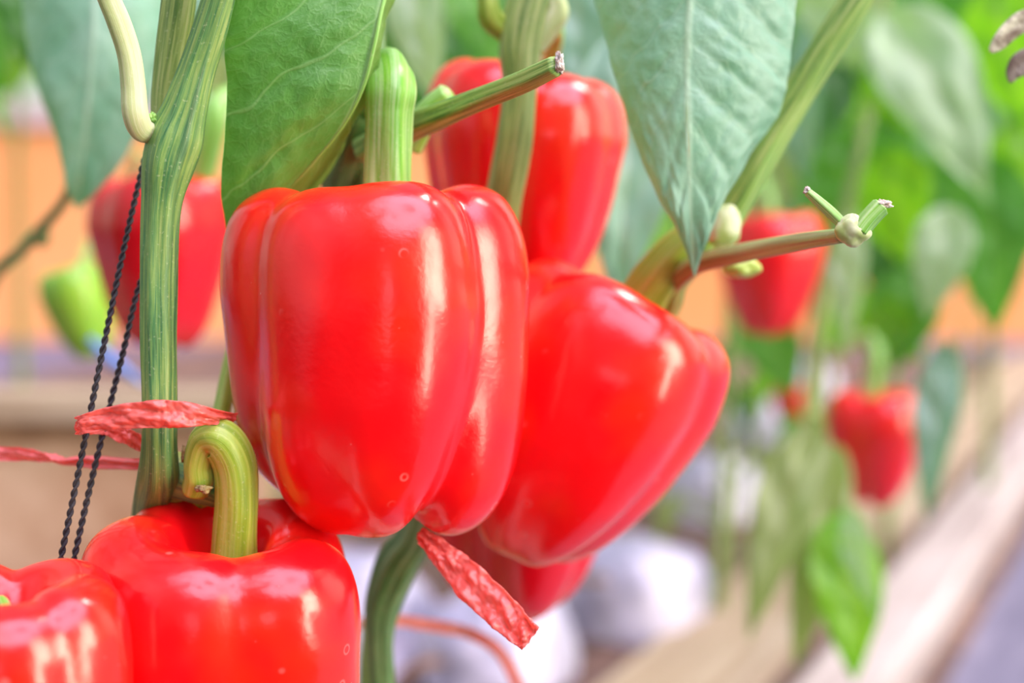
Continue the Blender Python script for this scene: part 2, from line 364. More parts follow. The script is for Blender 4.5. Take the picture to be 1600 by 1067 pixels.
# ------------------------------------------------------------------ bell peppers
PROF = [(0, .66), (.12, .65), (.24, .74), (.38, .91), (.54, .995), (.70, .99), (.86, .90), (.96, .72), (1.0, .45), (1.0, .12), (.99, -.22), (.945, -.52), (.84, -.78), (.67, -.95), (.48, -1.01), (.30, -.95), (.13, -.86), (0, -.84)]
def pepper_mesh(R, H, lobes, nt=168, nv=120, seed=0, crease=1.0, taper=0.0, c_off=.30, notchT=.10, notchB=.14, prof=None, dip=None, twist=0):
    """lobes: (angle in degrees, size, top height, bottom depth); -90 faces -Y"""
    pr = np.array(prof or PROF, float)
    if dip is not None: pr[0, 1] = dip; pr[1, 1] = dip; pr[2, 1] = (dip + pr[2, 1]) / 2 + .03
    g = catmull([(a, b, 0) for a, b in pr], nv)[:, :2]; g[0, 0] = g[-1, 0] = 0; g[:, 0] = np.maximum(g[:, 0], 0)
    th = np.arange(nt) / nt * 2 * PI
    L = np.array([(math.radians(a), s, t, b) for a, s, t, b in lobes])
    D = (th[:, None] - L[None, :, 0] + PI) % (2 * PI) - PI
    rho = .74 * L[:, 1]; c = c_off * crease * L[:, 1] + (1 - crease) * 0
    rho = L[:, 1] * (1.04 - c_off * crease)
    sn = np.minimum((c * np.sin(D)) ** 2, (rho * .999) ** 2)
    ri = c * np.cos(D) + np.sqrt(rho ** 2 - sn)
    k = 55.0; mx = ri.max(1, keepdims=True)
    e = np.exp(k * (ri - mx)); wgt = e / e.sum(1, keepdims=True)
    r = (mx[:, 0] + np.log(e.sum(1)) / k) - math.log(1.0) / k
    cm = 1 - np.clip((wgt.max(1) - .5) * 2, 0, 1); cm = cm ** 1.5                   # crease mask
    wide = np.exp(-(np.arccos(np.clip(np.cos(D - 0), -1, 1)).min(1) / .6) ** 2)
    T = (wgt * L[:, 2]).sum(1); B = (wgt * L[:, 3]).sum(1)
    # smooth T and B around, then notch
    def sm(x, n=7):
        for _ in range(n): x = (np.roll(x, 1) + x + np.roll(x, -1)) / 3
        return x
    rn = sm(r / r.max(), 2)
    edge = 1 - np.clip((r - r.min()) / (r.max() - r.min() + 1e-9), 0, 1)
    T = sm(T, 14) - notchT * sm(edge ** 1.3, 3); B = sm(B, 14) - notchB * sm(edge ** 1.3, 3)
    V = np.zeros((nv, nt, 3))
    for i in range(nv):
        rr, z = g[i]; f = i / (nv - 1)
        tp = 1 - taper * max(0, (.45 - z)) ** 1.2 / 1.4
        s = z / 1.0
        midk = math.exp(-((z - .1) / .55) ** 2) if .30 < f < .80 else 0
        rad = rr * tp * (rn * (1 - .18 * midk) + .18 * midk * sm(rn, 30))
        inner = 1 - min(1, rr / .45) if f < .3 else (1 - min(1, rr / .35) if f > .8 else 0)
        Tb = T * (1 - inner) + 1.0 * inner; Bb = B * (1 - inner) + 1.0 * inner
        wt = min(1, max(0, (z + .3) / .9)); wt = wt * wt * (3 - 2 * wt)
        zz = z * (Tb * wt + Bb * (1 - wt))
        tw = th + math.radians(twist) * min(1, max(0, (.35 - z) / 1.3)) ** 1.2
        V[i, :, 0] = np.cos(tw) * rad * R; V[i, :, 1] = np.sin(tw) * rad * R; V[i, :, 2] = zz * H
    V = V.reshape(-1, 3)
    off = Vector((seed * 7.3, seed * 1.7, 0))
    for q in range(len(V)):
        p = Vector(V[q]); nn = mnoise.noise(p * (1.1 / R) + off) * .028 + mnoise.noise(p * (3.0 / R) + off) * .008
        V[q] *= (1 + nn)
    Fs = []
    for i in range(nv - 1):
        for j in range(nt): j2 = (j + 1) % nt; Fs.append((i * nt + j, (i + 1) * nt + j, (i + 1) * nt + j2, i * nt + j2))
    return mkmesh('pepper', V, Fs)
def pepper(label, px, py, d, rpx, hpx, lobes, mat=None, roll=0, pitch=0, yaw=0, stalk=None, stalk_mat=None, group=None, stalk_kw={}, **kw):
    """roll leans the top to the right of the photo, pitch leans the top towards the camera"""
    Rm = Matrix.Rotation(math.radians(roll), 4, 'Y') @ Matrix.Rotation(math.radians(pitch), 4, 'X') @ Matrix.Rotation(math.radians(yaw), 4, 'Z')
    root = thing('bell_pepper', label, 'bell pepper', at(P(px, py, d)) @ Rm, group)
    R = rpx / F * d; H = hpx / F * d
    obj('flesh', pepper_mesh(R, H, lobes, **kw), mat or M_RED, root, world=False)
    # calyx: green collar in the hollow
    dip = kw.get('dip') or .66
    n = 40; V = []; Fs = []
    for i in range(7):
        f = i / 6
        for j in range(n):
            t = 2 * PI * j / n; rr = R * (.10 + .15 * f * (1 + .14 * math.cos(5 * t)))
            V.append((rr * math.cos(t), rr * math.sin(t), H * (dip + .06 - .05 * f) + R * .16 * max(0, f - .45) ** 1.2))
    for i in range(6):
        for j in range(n): j2 = (j + 1) % n; Fs.append((i * n + j, i * n + j2, (i + 1) * n + j2, (i + 1) * n + j))
    obj('calyx', mkmesh('calyx', V, Fs, [(0, 0)] * len(V)), ST_YEL, root, world=False)
    if stalk: obj('stalk', ptube(stalk, **{**dict(n=50, ridges=5, amp=.07, seed=3), **stalk_kw}), stalk_mat or ST_STALK, root)
    return root

GP = None
main = pepper('large glossy red bell pepper in the centre, its smooth front lobe facing us', 592, 560, .478, 238, 272,
    [(-106, .985, .975, .94), (-76, 1.0, 1.0, .94), (-172, 1.0, .985, .84), (5, 1.0, .975, 1.0), (95, .98, .98, .93)],
    stalk=[(606, 352, .476, 38), (606, 290, .475, 36), (607, 230, .473, 35), (608, 175, .471, 35), (610, 138, .472, 38), (604, 116, .486, 38), (586, 126, .503, 31), (572, 165, .512, 28)],
    stalk_kw=dict(ridges=4, amp=.10), seed=1, taper=.05, twist=-20, c_off=.45, notchT=.09, notchB=.22, roll=-2)
pepper('red bell pepper at the lower left with a thick curved stalk in its open hollow', 357, 1056, .462, 234, 262,
    [(-112, 1.0, .93, 1), (-158, .97, 1.01, 1), (-35, 1.0, .90, 1), (60, .95, .97, 1), (125, .97, 1.01, 1)], pitch=4,
    stalk=[(365, 880, .460, 36), (367, 835, .458, 34), (370, 780, .455, 33), (366, 725, .452, 33), (346, 688, .449, 32), (322, 690, .450, 27), (310, 722, .452, 23), (311, 745, .454, 24), (305, 765, .457, 22)],
    stalk_mat=ST_YEL, stalk_kw=dict(ridges=4, amp=.045), seed=2, taper=.10, c_off=.42, notchT=.10, dip=.52)
pepper('red bell pepper cut off by the bottom left corner, nearest of all', 18, 1095, .405, 196, 196,
    [(-75, 1.0, .94, 1), (-15, 1.0, 1.02, 1), (60, .98, 1.0, 1), (150, 1.0, 1.03, 1), (-150, 1, 1, 1)],
    stalk=[(5, 1000, .405, 24), (2, 960, .41, 22), (-20, 920, .42, 22)], seed=3, c_off=.42, dip=.5)
pepper('big red bell pepper leaning right, just behind the central one', 893, 664, .552, 203, 222,
    [(-108, 1.0, 1.0, .98), (-72, 1.0, .98, .97), (178, .98, 1.0, .92), (8, 1.0, 1.0, .90), (95, .98, 1.02, 1.05)],
    mat=M_RED, roll=27, pitch=-6, seed=4, taper=.26, c_off=.39, notchT=.09, notchB=.12,
    stalk=[(985, 515, .556, 36), (1006, 466, .553, 36), (1034, 424, .548, 35), (1064, 390, .545, 32), (1098, 366, .543, 28), (1128, 362, .542, 25)],
    stalk_mat=ST_YEL)
pepper('dark red bell pepper hanging low beneath the leaning one, behind the crumpled tape', 812, 806, .655, 150, 152,
    [(-75, 1.0, 1.0, 1.0), (175, .95, 1.0, .93), (20, .97, 1.0, .95), (95, 1.0, 1.0, .95)],
    mat=M_DARKRED, roll=8, seed=5, taper=.15, c_off=.44)
pepper('red bell pepper high behind a green stem, top edge near the cut twig', 815, 285, .612, 163, 178,
    [(-62, 1.0, .92, 1.0), (-125, .98, 1.0, 1), (0, .97, .93, 1), (90, 1.0, 1.02, 1), (165, 1, 1.05, 1)],
    mat=M_RED, roll=3, seed=6, taper=.25, c_off=.42, notchT=.12,
    stalk=[(838, 185, .612, 17), (846, 145, .605, 15), (858, 100, .59, 13), (868, 60, .575, 13), (866, 36, .56, 14)])
pepper('blurred crimson bell pepper at left behind the black twines', 250, 408, .79, 113, 134,
    [(-80, 1.0, 1.0, 1.0), (165, 1, .96, 1), (5, 1, 1, 1), (95, 1.0, 1.0, 1)],
    mat=M_DARKRED, seed=7, taper=.3, nt=96, nv=70,
    stalk=[(300, 320, .79, 22), (318, 260, .78, 22), (332, 200, .77, 22), (340, 165, .77, 20), (365, 150, .78, 17)], stalk_mat=ST_STALK)
pepper('small blurred green bell pepper at far left before the orange wall', 126, 488, .98, 57, 72,
    [(-70, 1.0, 1.0, 1.0), (170, 1, 1, 1), (50, 1, 1, 1)], mat=M_GREENPEP, seed=8, taper=.35, nt=80, nv=60, roll=-14,
    stalk=[(122, 440, .98, 9), (132, 400, .985, 8), (150, 365, 1.0, 8), (190, 320, .95, 8), (215, 240, .85, 7)])
pepper('blurred red bell pepper behind the thin cut twig on the right', 1203, 428, 1.08, 84, 94,
    [(-100, 1.0, 1.0, 1.0), (170, 1, 1, 1), (-10, 1, 1, 1), (90, 1.0, 1.0, 1)], mat=M_REDFAR, seed=9, taper=.35, nt=96, nv=70,
    stalk=[(1200, 365, 1.08, 12), (1203, 325, 1.08, 11), (1190, 280, 1.09, 11)])
pepper('blurred red bell pepper hanging alone above the pale timber at right', 1367, 700, 1.12, 76, 90,
    [(-75, 1.0, .98, 1.0), (175, 1, 1, 1), (15, 1, 1, 1), (100, 1.0, 1.0, 1)], mat=M_REDFAR, seed=10, taper=.35, nt=96, nv=70,
    stalk=[(1362, 650, 1.12, 13), (1364, 600, 1.12, 13), (1368, 555, 1.12, 14), (1352, 525, 1.13, 12)], stalk_mat=ST_STALK)
far = thing('bell_pepper', 'tiny far red bell pepper below the end of the cut twig', 'bell pepper', at(P(1377, 405, 2.3)))
FM = pepper_mesh(.03, .033, [(-80, 1, 1, 1), (170, 1, 1, 1), (10, 1, 1, 1), (95, 1, 1, 1)], nt=48, nv=40, seed=11, taper=.4)
obj('flesh', FM, M_REDFAR, far, world=False)
obj('stalk', tube([(0, 0, .018), (.001, 0, .045), (.006, 0, .065)], [.004, .0035, .004], n=12, seg=10), ST_STALK, far, world=False)
def copy_tree(o, M, label):
    c = o.copy(); COL.objects.link(c); c.matrix_world = M; FRAME[c.name] = M; c['label'] = label
    for ch in list(o.children):
        k = ch.copy(); COL.objects.link(k); k.parent = c
    return c
for (px, py, d, lab) in [(1527, 428, 2.4, 'tiny far red bell pepper left of the orange gap near the right edge'),
                         (1592, 352, 2.1, 'far red bell pepper cut by the right edge'),
                         (1242, 640, 1.9, 'far red bell pepper deep in the row, left of the lone hanging pepper'),
                         (1268, 318, 2.5, 'tiny far red bell pepper above the thin cut twig')]:
    copy_tree(far, at(P(px, py, d)) @ Matrix.Rotation(px, 4, 'Z'), lab)

# rain water lying in the hollow of the lower left pepper
cw = P(357, 1056, .462) + Vector((0, 0, 262 / F * .462 * .60))
V = [cw]; n = 48
for j in range(n): V.append(cw + Vector((math.cos(2 * PI * j / n), math.sin(2 * PI * j / n), 0)) * (234 / F * .462 * .34))
me = mkmesh('water', V, [(0, 1 + j, 1 + (j + 1) % n) for j in range(n)])
o = obj('rain_water', me, M_WATER); tag(o, 'rain water pooled in the hollow of the lower left pepper', 'water')

# ------------------------------------------------------------------ leaves
def rail_leaf(A, B, C=None, n=110, m=26, seed=0, pucker=.0012, K=5.0, slope=1.75, bulge=.004):
    """blade between margin rail A and midrib B, and between B and margin rail C; rails of (px, py, depth)"""
    rb = catmull([tuple(P(*q)) for q in B], n); V = []; UVs = []; Fs = []
    def half(rail, sgn):
        ra = catmull([tuple(P(*q)) for q in rail], n); k0 = len(V)
        for i in range(n):
            v = i / (n - 1); t = rb[min(i + 1, n - 1)] - rb[max(i - 1, 0)]; ac = ra[i] - rb[i]
            nr = np.cross(t, ac) * sgn; nr /= (np.linalg.norm(nr) + 1e-12)
            wd = np.linalg.norm(ac)
            for j in range(m):
                u = j / (m - 1); ph = (v - slope / 7 * u ** .85) * K
                q = abs((ph % 1) - .5) * 2     # 0 at a side vein
                h = pucker * (1 - (1 - min(1, q * 1.3)) ** 2) * min(1, u * 6) * (1 - u ** 6)
                h += bulge * math.sin(PI * u) * min(1, wd / .01) + .0012 * mnoise.noise(Vector((u * 2 + seed, v * 6, 1))) + .0008 * mnoise.noise(Vector((u * 9 + seed, v * 22, 2))) * min(1, u * 4)
                edge = .0009 * mnoise.noise(Vector((v * 9, seed, sgn))) * u ** 5
                V.append(rb[i] + ac * u + nr * (h * min(1, wd / .008)) + ac / (wd + 1e-9) * edge)
                UVs.append((.5 + .5 * u * sgn, v))
        for i in range(n - 1):
            for j in range(m - 1):
                a = k0 + i * m + j; f = (a, a + 1, a + m + 1, a + m); Fs.append(f if sgn > 0 else f[::-1])
    half(A, -1)
    if C: half(C, 1)
    return mkmesh('leaf', V, Fs, UVs)
def generic_leaf(L=.12, Wd=.06, droop=.3, fold=.25, curl=.0, n=40, m=11, seed=0):
    """pepper leaf along +Y from its base, blade roughly in XY, face +Z"""
    V = []; UVs = []; Fs = []
    for i in range(n):
        v = i / (n - 1); ww = Wd * .5 * (math.sin(PI * min(1, v ** .75)) ** .85) * (1 - .25 * v) * 1.15 + 1e-5
        a = droop * v; y = L * (math.sin(a) / droop if droop else v); z = -L * ((1 - math.cos(a)) / droop if droop else 0)
        for j in range(-m, m + 1):
            u = j / m; x = ww * u
            h = fold * abs(x) - 1.2 * x * x / Wd * fold + .003 * L / .12 * mnoise.noise(Vector((u * 1.5 + seed, v * 5, seed))) * 2
            h += .0012 * math.cos(2 * PI * (v - .22 * abs(u)) * 6) * min(1, abs(u) * 5)
            V.append((x + curl * v * v * L, y, z + h)); UVs.append((.5 + .5 * u, v))
    w2 = 2 * m + 1
    for i in range(n - 1):
        for j in range(w2 - 1): a = i * w2 + j; Fs.append((a, a + 1, a + w2 + 1, a + w2))
    return mkmesh('leaf', V, Fs, UVs)
LEAFM = {}
def leaf_template(kind, mat):
    key = (kind, mat.name)
    if key not in LEAFM:
        me = generic_leaf(1.0, .50, [.35, .8, 1.3][kind], [.25, .35, .2][kind], [.0, .12, -.15][kind], seed=kind * 3.3)
        # scale-free template of unit length
        me.materials.append(mat); LEAFM[key] = me
    return LEAFM[key]
def put_leaf(root, b, t, width, mat, kind=0, roll=0, petiole=True):
    """leaf part from world base b to tip t; roll turns the blade about its length (0: face to the camera)"""
    me = leaf_template(kind, mat); d = t - b; L = d.length; y = d.normalized()
    view = (CAM - b).normalized(); z = (view - y * view.dot(y))
    if z.length < 1e-3: z = Vector((0, 0, 1)) - y * y.z
    z.normalize(); z = Matrix.Rotation(math.radians(roll), 3, y) @ z; x = y.cross(z)
    # the template sags: chord correction
    dr = [.35, .8, 1.3][kind]; ch = Vector((0, math.sin(dr) / dr, -(1 - math.cos(dr)) / dr)); ang = math.atan2(-ch.z, ch.y)
    s = L / ch.length
    R3 = Matrix((x, y, z)).transposed() @ Matrix.Rotation(ang, 3, 'X')
    M = Matrix.Translation(b) @ R3.to_4x4() @ Matrix.Diagonal((width / .5, s, s, 1))
    o = bpy.data.objects.new('leaf', me); COL.objects.link(o); o.parent = root
    o.matrix_local = FRAME[root.name].inverted() @ M
    return o
def pleaf(root, bx, by, tx, ty, w, d0, d1, mat, kind=0, roll=0):
    return put_leaf(root, P(bx, by, d0), P(tx, ty, d1), w / F * (d0 + d1) / 2, mat, kind, roll)

# ------------------------------------------------------------------ near plant at the left: forked stem, big leaf
A = thing('pepper_plant', 'sharp striped green pepper plant stem forking at left, tied with red tape', 'pepper plant', at(P(*below(246, 1000, .535))))
obj('stem', ptube([(*below(246, 1000, .535), 26), (246, 1000, .535, 28), (242, 880, .525, 30), (240, 820, .503, 33), (242, 780, .478, 33), (248, 740, .459, 31), (249, 690, .452, 27), (249, 600, .452, 27), (248, 500, .452, 28), (249, 400, .452, 28), (253, 320, .452, 31), (262, 262, .452, 40), (276, 215, .452, 42), (290, 172, .451, 34), (308, 110, .45, 28), (330, 40, .448, 26), (350, -30, .446, 24), (372, -110, .444, 23)], n=150, seg=60, ridges=7, amp=.045), ST_MAIN, A)
obj('branch', ptube([(258, 235, .462, 24), (256, 195, .463, 19), (258, 150, .463, 20), (268, 80, .462, 24), (280, 0, .460, 26), (288, -90, .458, 26)], n=60, seg=44, ridges=6, amp=.06, seed=2), ST_OLIVE, A)
obj('node_scar', blob(P(262, 183, .455), 17 / F * .455, 4, .2, (1.0, .6, .75), rough=.15), M_CORK, A)
obj('node_swelling', blob(P(297, 205, .452), 17 / F * .452, 2, .2, (.75, .7, 1.4)), ST_MAIN, A)
obj('axil_bud', blob(P(238, 184, .447), 7 / F * .447, 5, .5, (.8, .7, 1.1), rough=.4), ST_STALK, A)
obj('leaf_stalk', ptube([(150, -70, .430, 17), (165, -15, .434, 17), (185, 35, .437, 18), (201, 85, .440, 18), (208, 135, .442, 19), (211, 175, .443, 20), (220, 200, .446, 19), (238, 207, .450, 16)], n=70, seg=36, ridges=3, amp=.05, seed=4), ST_PALE, A)
obj('node_swelling', blob(P(266, 746, .470), 40 / F * .470, 7, .2, (1.15, .8, .9)), ST_YEL, A)
obj('side_shoot', ptube([(247, 705, .464, 22), (262, 742, .469, 31), (292, 755, .466, 28), (322, 768, .464, 22), (350, 778, .466, 17)], n=30, seed=6), ST_MAIN, A)
obj('side_shoot', ptube([(252, 800, .490, 18), (290, 794, .479, 15), (330, 774, .468, 13), (360, 760, .47, 12)], n=30, seed=8), ST_YEL, A)
obj('node_scar', blob(P(318, 764, .449), 9 / F * .449, 9, .4, (1.2, .6, .7), rough=.4), M_CORK, A)
obj('node_scar', blob(P(288, 710, .456), 9 / F * .456, 3, .3, (.5, .6, 1.6), rough=.3), M_CORK, A)
obj('side_shoot', ptube([(318, 740, .475, 13), (345, 650, .49, 14), (358, 590, .50, 14), (380, 500, .51, 14)], n=30, seed=11), ST_YEL, A)

# ------------------------------------------------------------------ plant behind the central pepper
B = thing('pepper_plant', 'pepper plant behind the central pepper, with a cut twig and a large crinkled leaf', 'pepper plant', at(P(*below(598, 1200, .57))))
obj('stem', ptube([(*below(598, 1200, .57), 16), (598, 1200, .57, 18), (597, 1070, .57, 19), (594, 1000, .565, 20), (598, 945, .56, 27), (622, 880, .556, 33), (650, 835, .555, 30), (668, 740, .556, 26), (640, 600, .556, 26), (590, 420, .552, 28), (536, 290, .535, 32), (545, 235, .522, 32), (566, 180, .515, 33), (580, 110, .515, 24), (585, 40, .517, 17), (588, -60, .52, 15)], n=160, seg=48, ridges=6, amp=.06), ST_DARK, B)
obj('branch', ptube([(572, 300, .53, 17), (571, 240, .522, 16), (575, 190, .515, 15)], n=30, seed=3), ST_MAIN, B)
tw = obj('twig', ptube([(570, 235, .512, 24), (630, 203, .498, 23), (690, 178, .482, 20), (760, 150, .465, 18), (820, 126, .452, 17), (868, 103, .443, 16)], n=70, seg=40, ridges=5, amp=.07, seed=5, yaw=.3), ST_TWIG, B)
obj('cut_end', blob(P(874, 99, .4425), 13 / F * .4425, 2, .35, (.55, .9, 1.15), rough=.35), M_CUT, tw)
tw = obj('twig_stub', ptube([(640, 225, .515, 24), (660, 190, .51, 22), (680, 165, .505, 19), (700, 146, .502, 17)], n=30, seed=6), ST_STALK, B)
LF = obj('leaf', rail_leaf([(440, -170, .452), (385, -60, .452), (354, 40, .455), (352, 90, .457), (356, 155, .460), (348, 235, .464), (347, 310, .470), (352, 365, .478), (361, 412, .488)],
                      [(680, -230, .475), (630, -90, .468), (600, 0, .462), (585, 70, .460), (566, 140, .461), (530, 205, .466), (470, 275, .474), (405, 345, .484), (363, 413, .489)], None, seed=2), L_FRONT, B)
obj('leaf_fold', rail_leaf([(690, -215, .49), (640, -85, .485), (606, 10, .482), (592, 85, .482), (576, 150, .486), (545, 212, .492), (505, 285, .498), (430, 360, .500), (364, 414, .491)],
                      [(680, -230, .4752), (630, -90, .4682), (600, 0, .4622), (585, 70, .4602), (566, 140, .4612), (530, 205, .4662), (470, 275, .4742), (405, 345, .4842), (363, 413, .4892)], None, seed=5, bulge=-.002), L_UNDER, B)
obj('midrib', ptube([(680, -230, .4745, 4), (630, -90, .4675, 4), (600, 0, .4615, 3.6), (585, 70, .4595, 3.2), (566, 140, .4605, 2.8), (530, 205, .4655, 2.3), (470, 275, .4735, 2), (405, 345, .4835, 1.5)], n=80, seg=10, amp=0), ST_STALK, LF)

# ------------------------------------------------------------------ plant behind with the upright stem
Cp = thing('pepper_plant', 'upright pepper plant stem with a swollen fork, in front of the high red pepper', 'pepper plant', at(P(*below(585, 1250, .62))))
obj('stem', ptube([(*below(585, 1250, .62), 16), (585, 1250, .62, 18), (590, 960, .61, 20), (660, 800, .61, 22), (735, 600, .60, 25), (776, 400, .56, 26), (788, 310, .545, 28), (803, 220, .538, 28), (812, 140, .536, 27), (812, 80, .536, 33), (818, 30, .536, 34), (830, -20, .536, 30), (838, -90, .536, 26)], n=130, seg=44, ridges=6, amp=.05, seed=9), ST_OLIVE, Cp)
obj('branch', ptube([(812, 70, .538, 16), (788, 48, .535, 17), (768, 28, .532, 19), (762, 2, .53, 16), (755, -40, .53, 12)], n=40, seed=3), ST_YEL, Cp)
obj('branch', ptube([(835, 75, .54, 16), (855, 45, .54, 18), (870, 20, .54, 18), (866, -10, .54, 15), (868, -60, .54, 12)], n=40, seed=5), ST_PALE, Cp)
for q in [(640, -60, 705, 160, 95, .80, .78, L_PALE, 1, 20), (600, -80, 655, 130, 90, .84, .86, L_DARK, 0, -20), (690, -90, 790, 130, 110, .80, .84, L_MID, 1, -30),
          (750, -120, 745, 95, 90, .9, .92, L_TEAL, 0, 0), (900, -90, 912, 200, 110, .80, .78, L_TEAL, 0, 10), (985, 40, 962, 480, 165, .76, .74, L_TEAL, 0, -14),
          (700, 20, 690, 260, 120, .95, .95, L_DARK, 0, 0), (890, 60, 960, 340, 110, .85, .85, L_MID, 0, 20)]: pleaf(Cp, *q)

# ------------------------------------------------------------------ plant at the right: slanting stem, twig with node, hanging leaf
D = thing('pepper_plant', 'slanting pepper plant stem at upper right with a hanging blue green leaf', 'pepper plant', at(P(*below(580, 1250, .68))))
obj('stem', ptube([(*below(580, 1250, .68), 16), (580, 1250, .68, 18), (585, 1000, .68, 20), (660, 850, .67, 22), (900, 650, .64, 22), (1030, 500, .575, 20), (1056, 440, .55, 20), (1090, 395, .545, 25), (1130, 345, .545, 26), (1165, 290, .542, 25), (1212, 205, .540, 25), (1265, 115, .537, 25), (1330, 10, .533, 25), (1395, -90, .53, 24)], n=150, seg=44, ridges=5, amp=.06, seed=21), ST_TWIG, D)
tw = obj('twig', ptube([(1052, 442, .55, 17), (1090, 413, .53, 16), (1160, 396, .505, 15), (1240, 380, .475, 14), (1318, 368, .448, 12)], n=60, seg=32, ridges=5, amp=.05, seed=31), ST_BROWN, D)
nd = obj('node', blob(P(1332, 360, .442), 25 / F * .442, 12, .15, (1.1, .85, .95), rough=.05), M_NODE, tw)
obj('stub', ptube([(1322, 356, .443, 7.5), (1300, 334, .443, 8.5), (1278, 314, .443, 7.5), (1262, 300, .443, 6)], n=24, seg=20, ridges=4, amp=.12, seed=2), ST_STALK, tw)
obj('stub', ptube([(1342, 362, .441, 15), (1352, 348, .441, 15), (1366, 332, .441, 15), (1376, 322, .441, 15)], n=20, seg=28, ridges=5, amp=.1, seed=4), ST_STALK, tw)
obj('cut_end', blob(P(1379, 319, .4405), 11.5 / F * .441, 5, .4, (1.1, .9, .55), rough=.4), M_CUT, tw)
obj('cut_end', blob(P(1261, 298, .443), 5.5 / F * .443, 6, .4, (.9, .8, .9), rough=.7), M_CUT, tw)
obj('bud', blob(P(1130, 352, .523), 31 / F * .523, 3, .10, (.95, .9, 1.15)), M_NODE, D)
obj('bud', blob(P(1155, 418, .53), 24 / F * .53, 8, .15, (1.3, .9, .7)), ST_YEL, D)
obj('leaf', rail_leaf([(905, -150, .515), (925, -20, .508), (945, 60, .505), (962, 120, .503), (985, 205, .502), (1022, 295, .500), (1060, 365, .500), (1084, 430, .502)],
                      [(1085, -160, .49), (1080, -40, .488), (1075, 40, .488), (1073, 110, .489), (1074, 190, .490), (1077, 280, .493), (1080, 360, .497), (1085, 431, .502)],
                      [(1262, -150, .508), (1246, -20, .505), (1238, 60, .505), (1230, 120, .505), (1218, 178, .506), (1170, 245, .504), (1118, 340, .502), (1086, 431, .5022)], seed=9, pucker=.001, K=8, slope=1.9, bulge=.003), L_BLUE, D)
# ------------------------------------------------------------------ dried scraps at the right edge
o = obj('dried_leaf', ptube([(1548, 80, .50, 5), (1560, 68, .50, 11), (1580, 48, .50, 13), (1602, 34, .50, 14), (1640, 20, .50, 10)], n=40, seg=24, ridges=3, amp=.25, rnd=.1, flat=.5), M_DRY)
tag(o, 'pale withered leaf scrap at the upper right edge', 'dried leaf')
o = obj('dried_leaf', ptube([(1578, 128, .51, 4), (1585, 112, .51, 13), (1602, 98, .51, 16), (1640, 84, .51, 10)], n=40, seg=24, ridges=3, amp=.3, rnd=.1, flat=.5), M_DRYB)
tag(o, 'dark brown withered leaf scrap at the right edge, under the pale one', 'dried leaf')

# ------------------------------------------------------------------ left back plant with the big blurred leaf
E = thing('pepper_plant', 'blurred pepper plant at upper left with a broad hanging leaf', 'pepper plant', at(P(*below(-60, 1250, .80))))
obj('stem', ptube([(*below(-60, 1250, .80), 14), (-60, 1250, .80, 14), (-50, 800, .80, 12), (-20, 470, .78, 9), (40, 385, .76, 9), (98, 318, .74, 8), (120, 260, .72, 8)], n=60, seg=20), ST_DARK, E)
obj('branch', ptube([(50, 372, .76, 7), (68, 380, .76, 6), (76, 360, .76, 4)], n=20, seg=14), ST_DARK, E)
obj('leaf', rail_leaf([(60, -200, .66), (40, -60, .66), (36, 20, .66), (50, 110, .655), (78, 190, .655), (96, 250, .66), (118, 326, .665)],
                      [(150, -200, .65), (148, -60, .645), (146, 40, .64), (140, 130, .642), (133, 210, .648), (126, 270, .655), (119, 328, .665)],
                      [(300, -200, .68), (272, -60, .67), (260, 20, .665), (245, 100, .662), (225, 180, .662), (186, 262, .662), (120, 329, .665)], seed=4, n=70, m=18), L_BLUE, E)
for q in [(20, -100, 45, 110, 90, .95, .95, L_DARK, 0, 10), (-60, -60, 20, 150, 90, 1.0, 1.0, L_MID, 1, 0), (60, -90, 10, 70, 80, 1.1, 1.1, L_BRIGHT, 0, 30), (-40, 60, 15, 215, 40, 1.1, 1.1, L_BRIGHT, 0, 30),
          (320, -120, 350, 90, 120, .9, .9, L_MID, 0, 20), (280, -90, 240, 120, 110, .85, .85, L_TEAL, 0, 0), (330, 60, 345, 190, 50, .95, .95, L_OLIVE, 0, 0)]: pleaf(E, *q)

# ------------------------------------------------------------------ twines
def rope(path, label, pitch=.0062, rs=.00062, off=.00052):
    c = catmull([tuple(P(*q)) for q in path], 620); ln = np.concatenate([[0], np.cumsum(np.linalg.norm(np.diff(c, axis=0), axis=1))])
    T = c[-1] - c[0]; T /= np.linalg.norm(T); N = np.cross(T, [0, 1, 0]); N /= np.linalg.norm(N); Bn = np.cross(T, N)
    V = []; Fs = []; seg = 8
    for s in range(2):
        k0 = len(V)
        for i in range(len(c)):
            a = 2 * PI * ln[i] / pitch + s * PI; ctr = c[i] + N * math.cos(a) * off + Bn * math.sin(a) * off
            for j in range(seg):
                b = 2 * PI * j / seg; V.append(ctr + (N * math.cos(b) + Bn * math.sin(b)) * rs)
        for i in range(len(c) - 1):
            for j in range(seg): j2 = (j + 1) % seg; Fs.append((k0 + i * seg + j, k0 + i * seg + j2, k0 + (i + 1) * seg + j2, k0 + (i + 1) * seg + j))
    o = obj('twine', mkmesh('twine', V, Fs), M_ROPE); tag(o, label, 'twine')
rope([(236, 215, .475), (222, 265, .470), (190, 405, .462), (152, 590, .455), (118, 760, .452), (84, 925, .450), (66, 1010, .450)] + [below(66, 1010, .450, z_) for z_ in (.44, .38, .30, .22, .15)], 'black twisted twine, left one of two passing through the red tape')
rope([(248, 380, .478), (218, 445, .472), (190, 560, .466), (160, 680, .460), (134, 790, .456), (104, 925, .452), (86, 1010, .452)] + [below(86, 1010, .452, z_) for z_ in (.44, .38, .30, .22, .15)], 'black twisted twine, right one of two, closer to the striped stem')

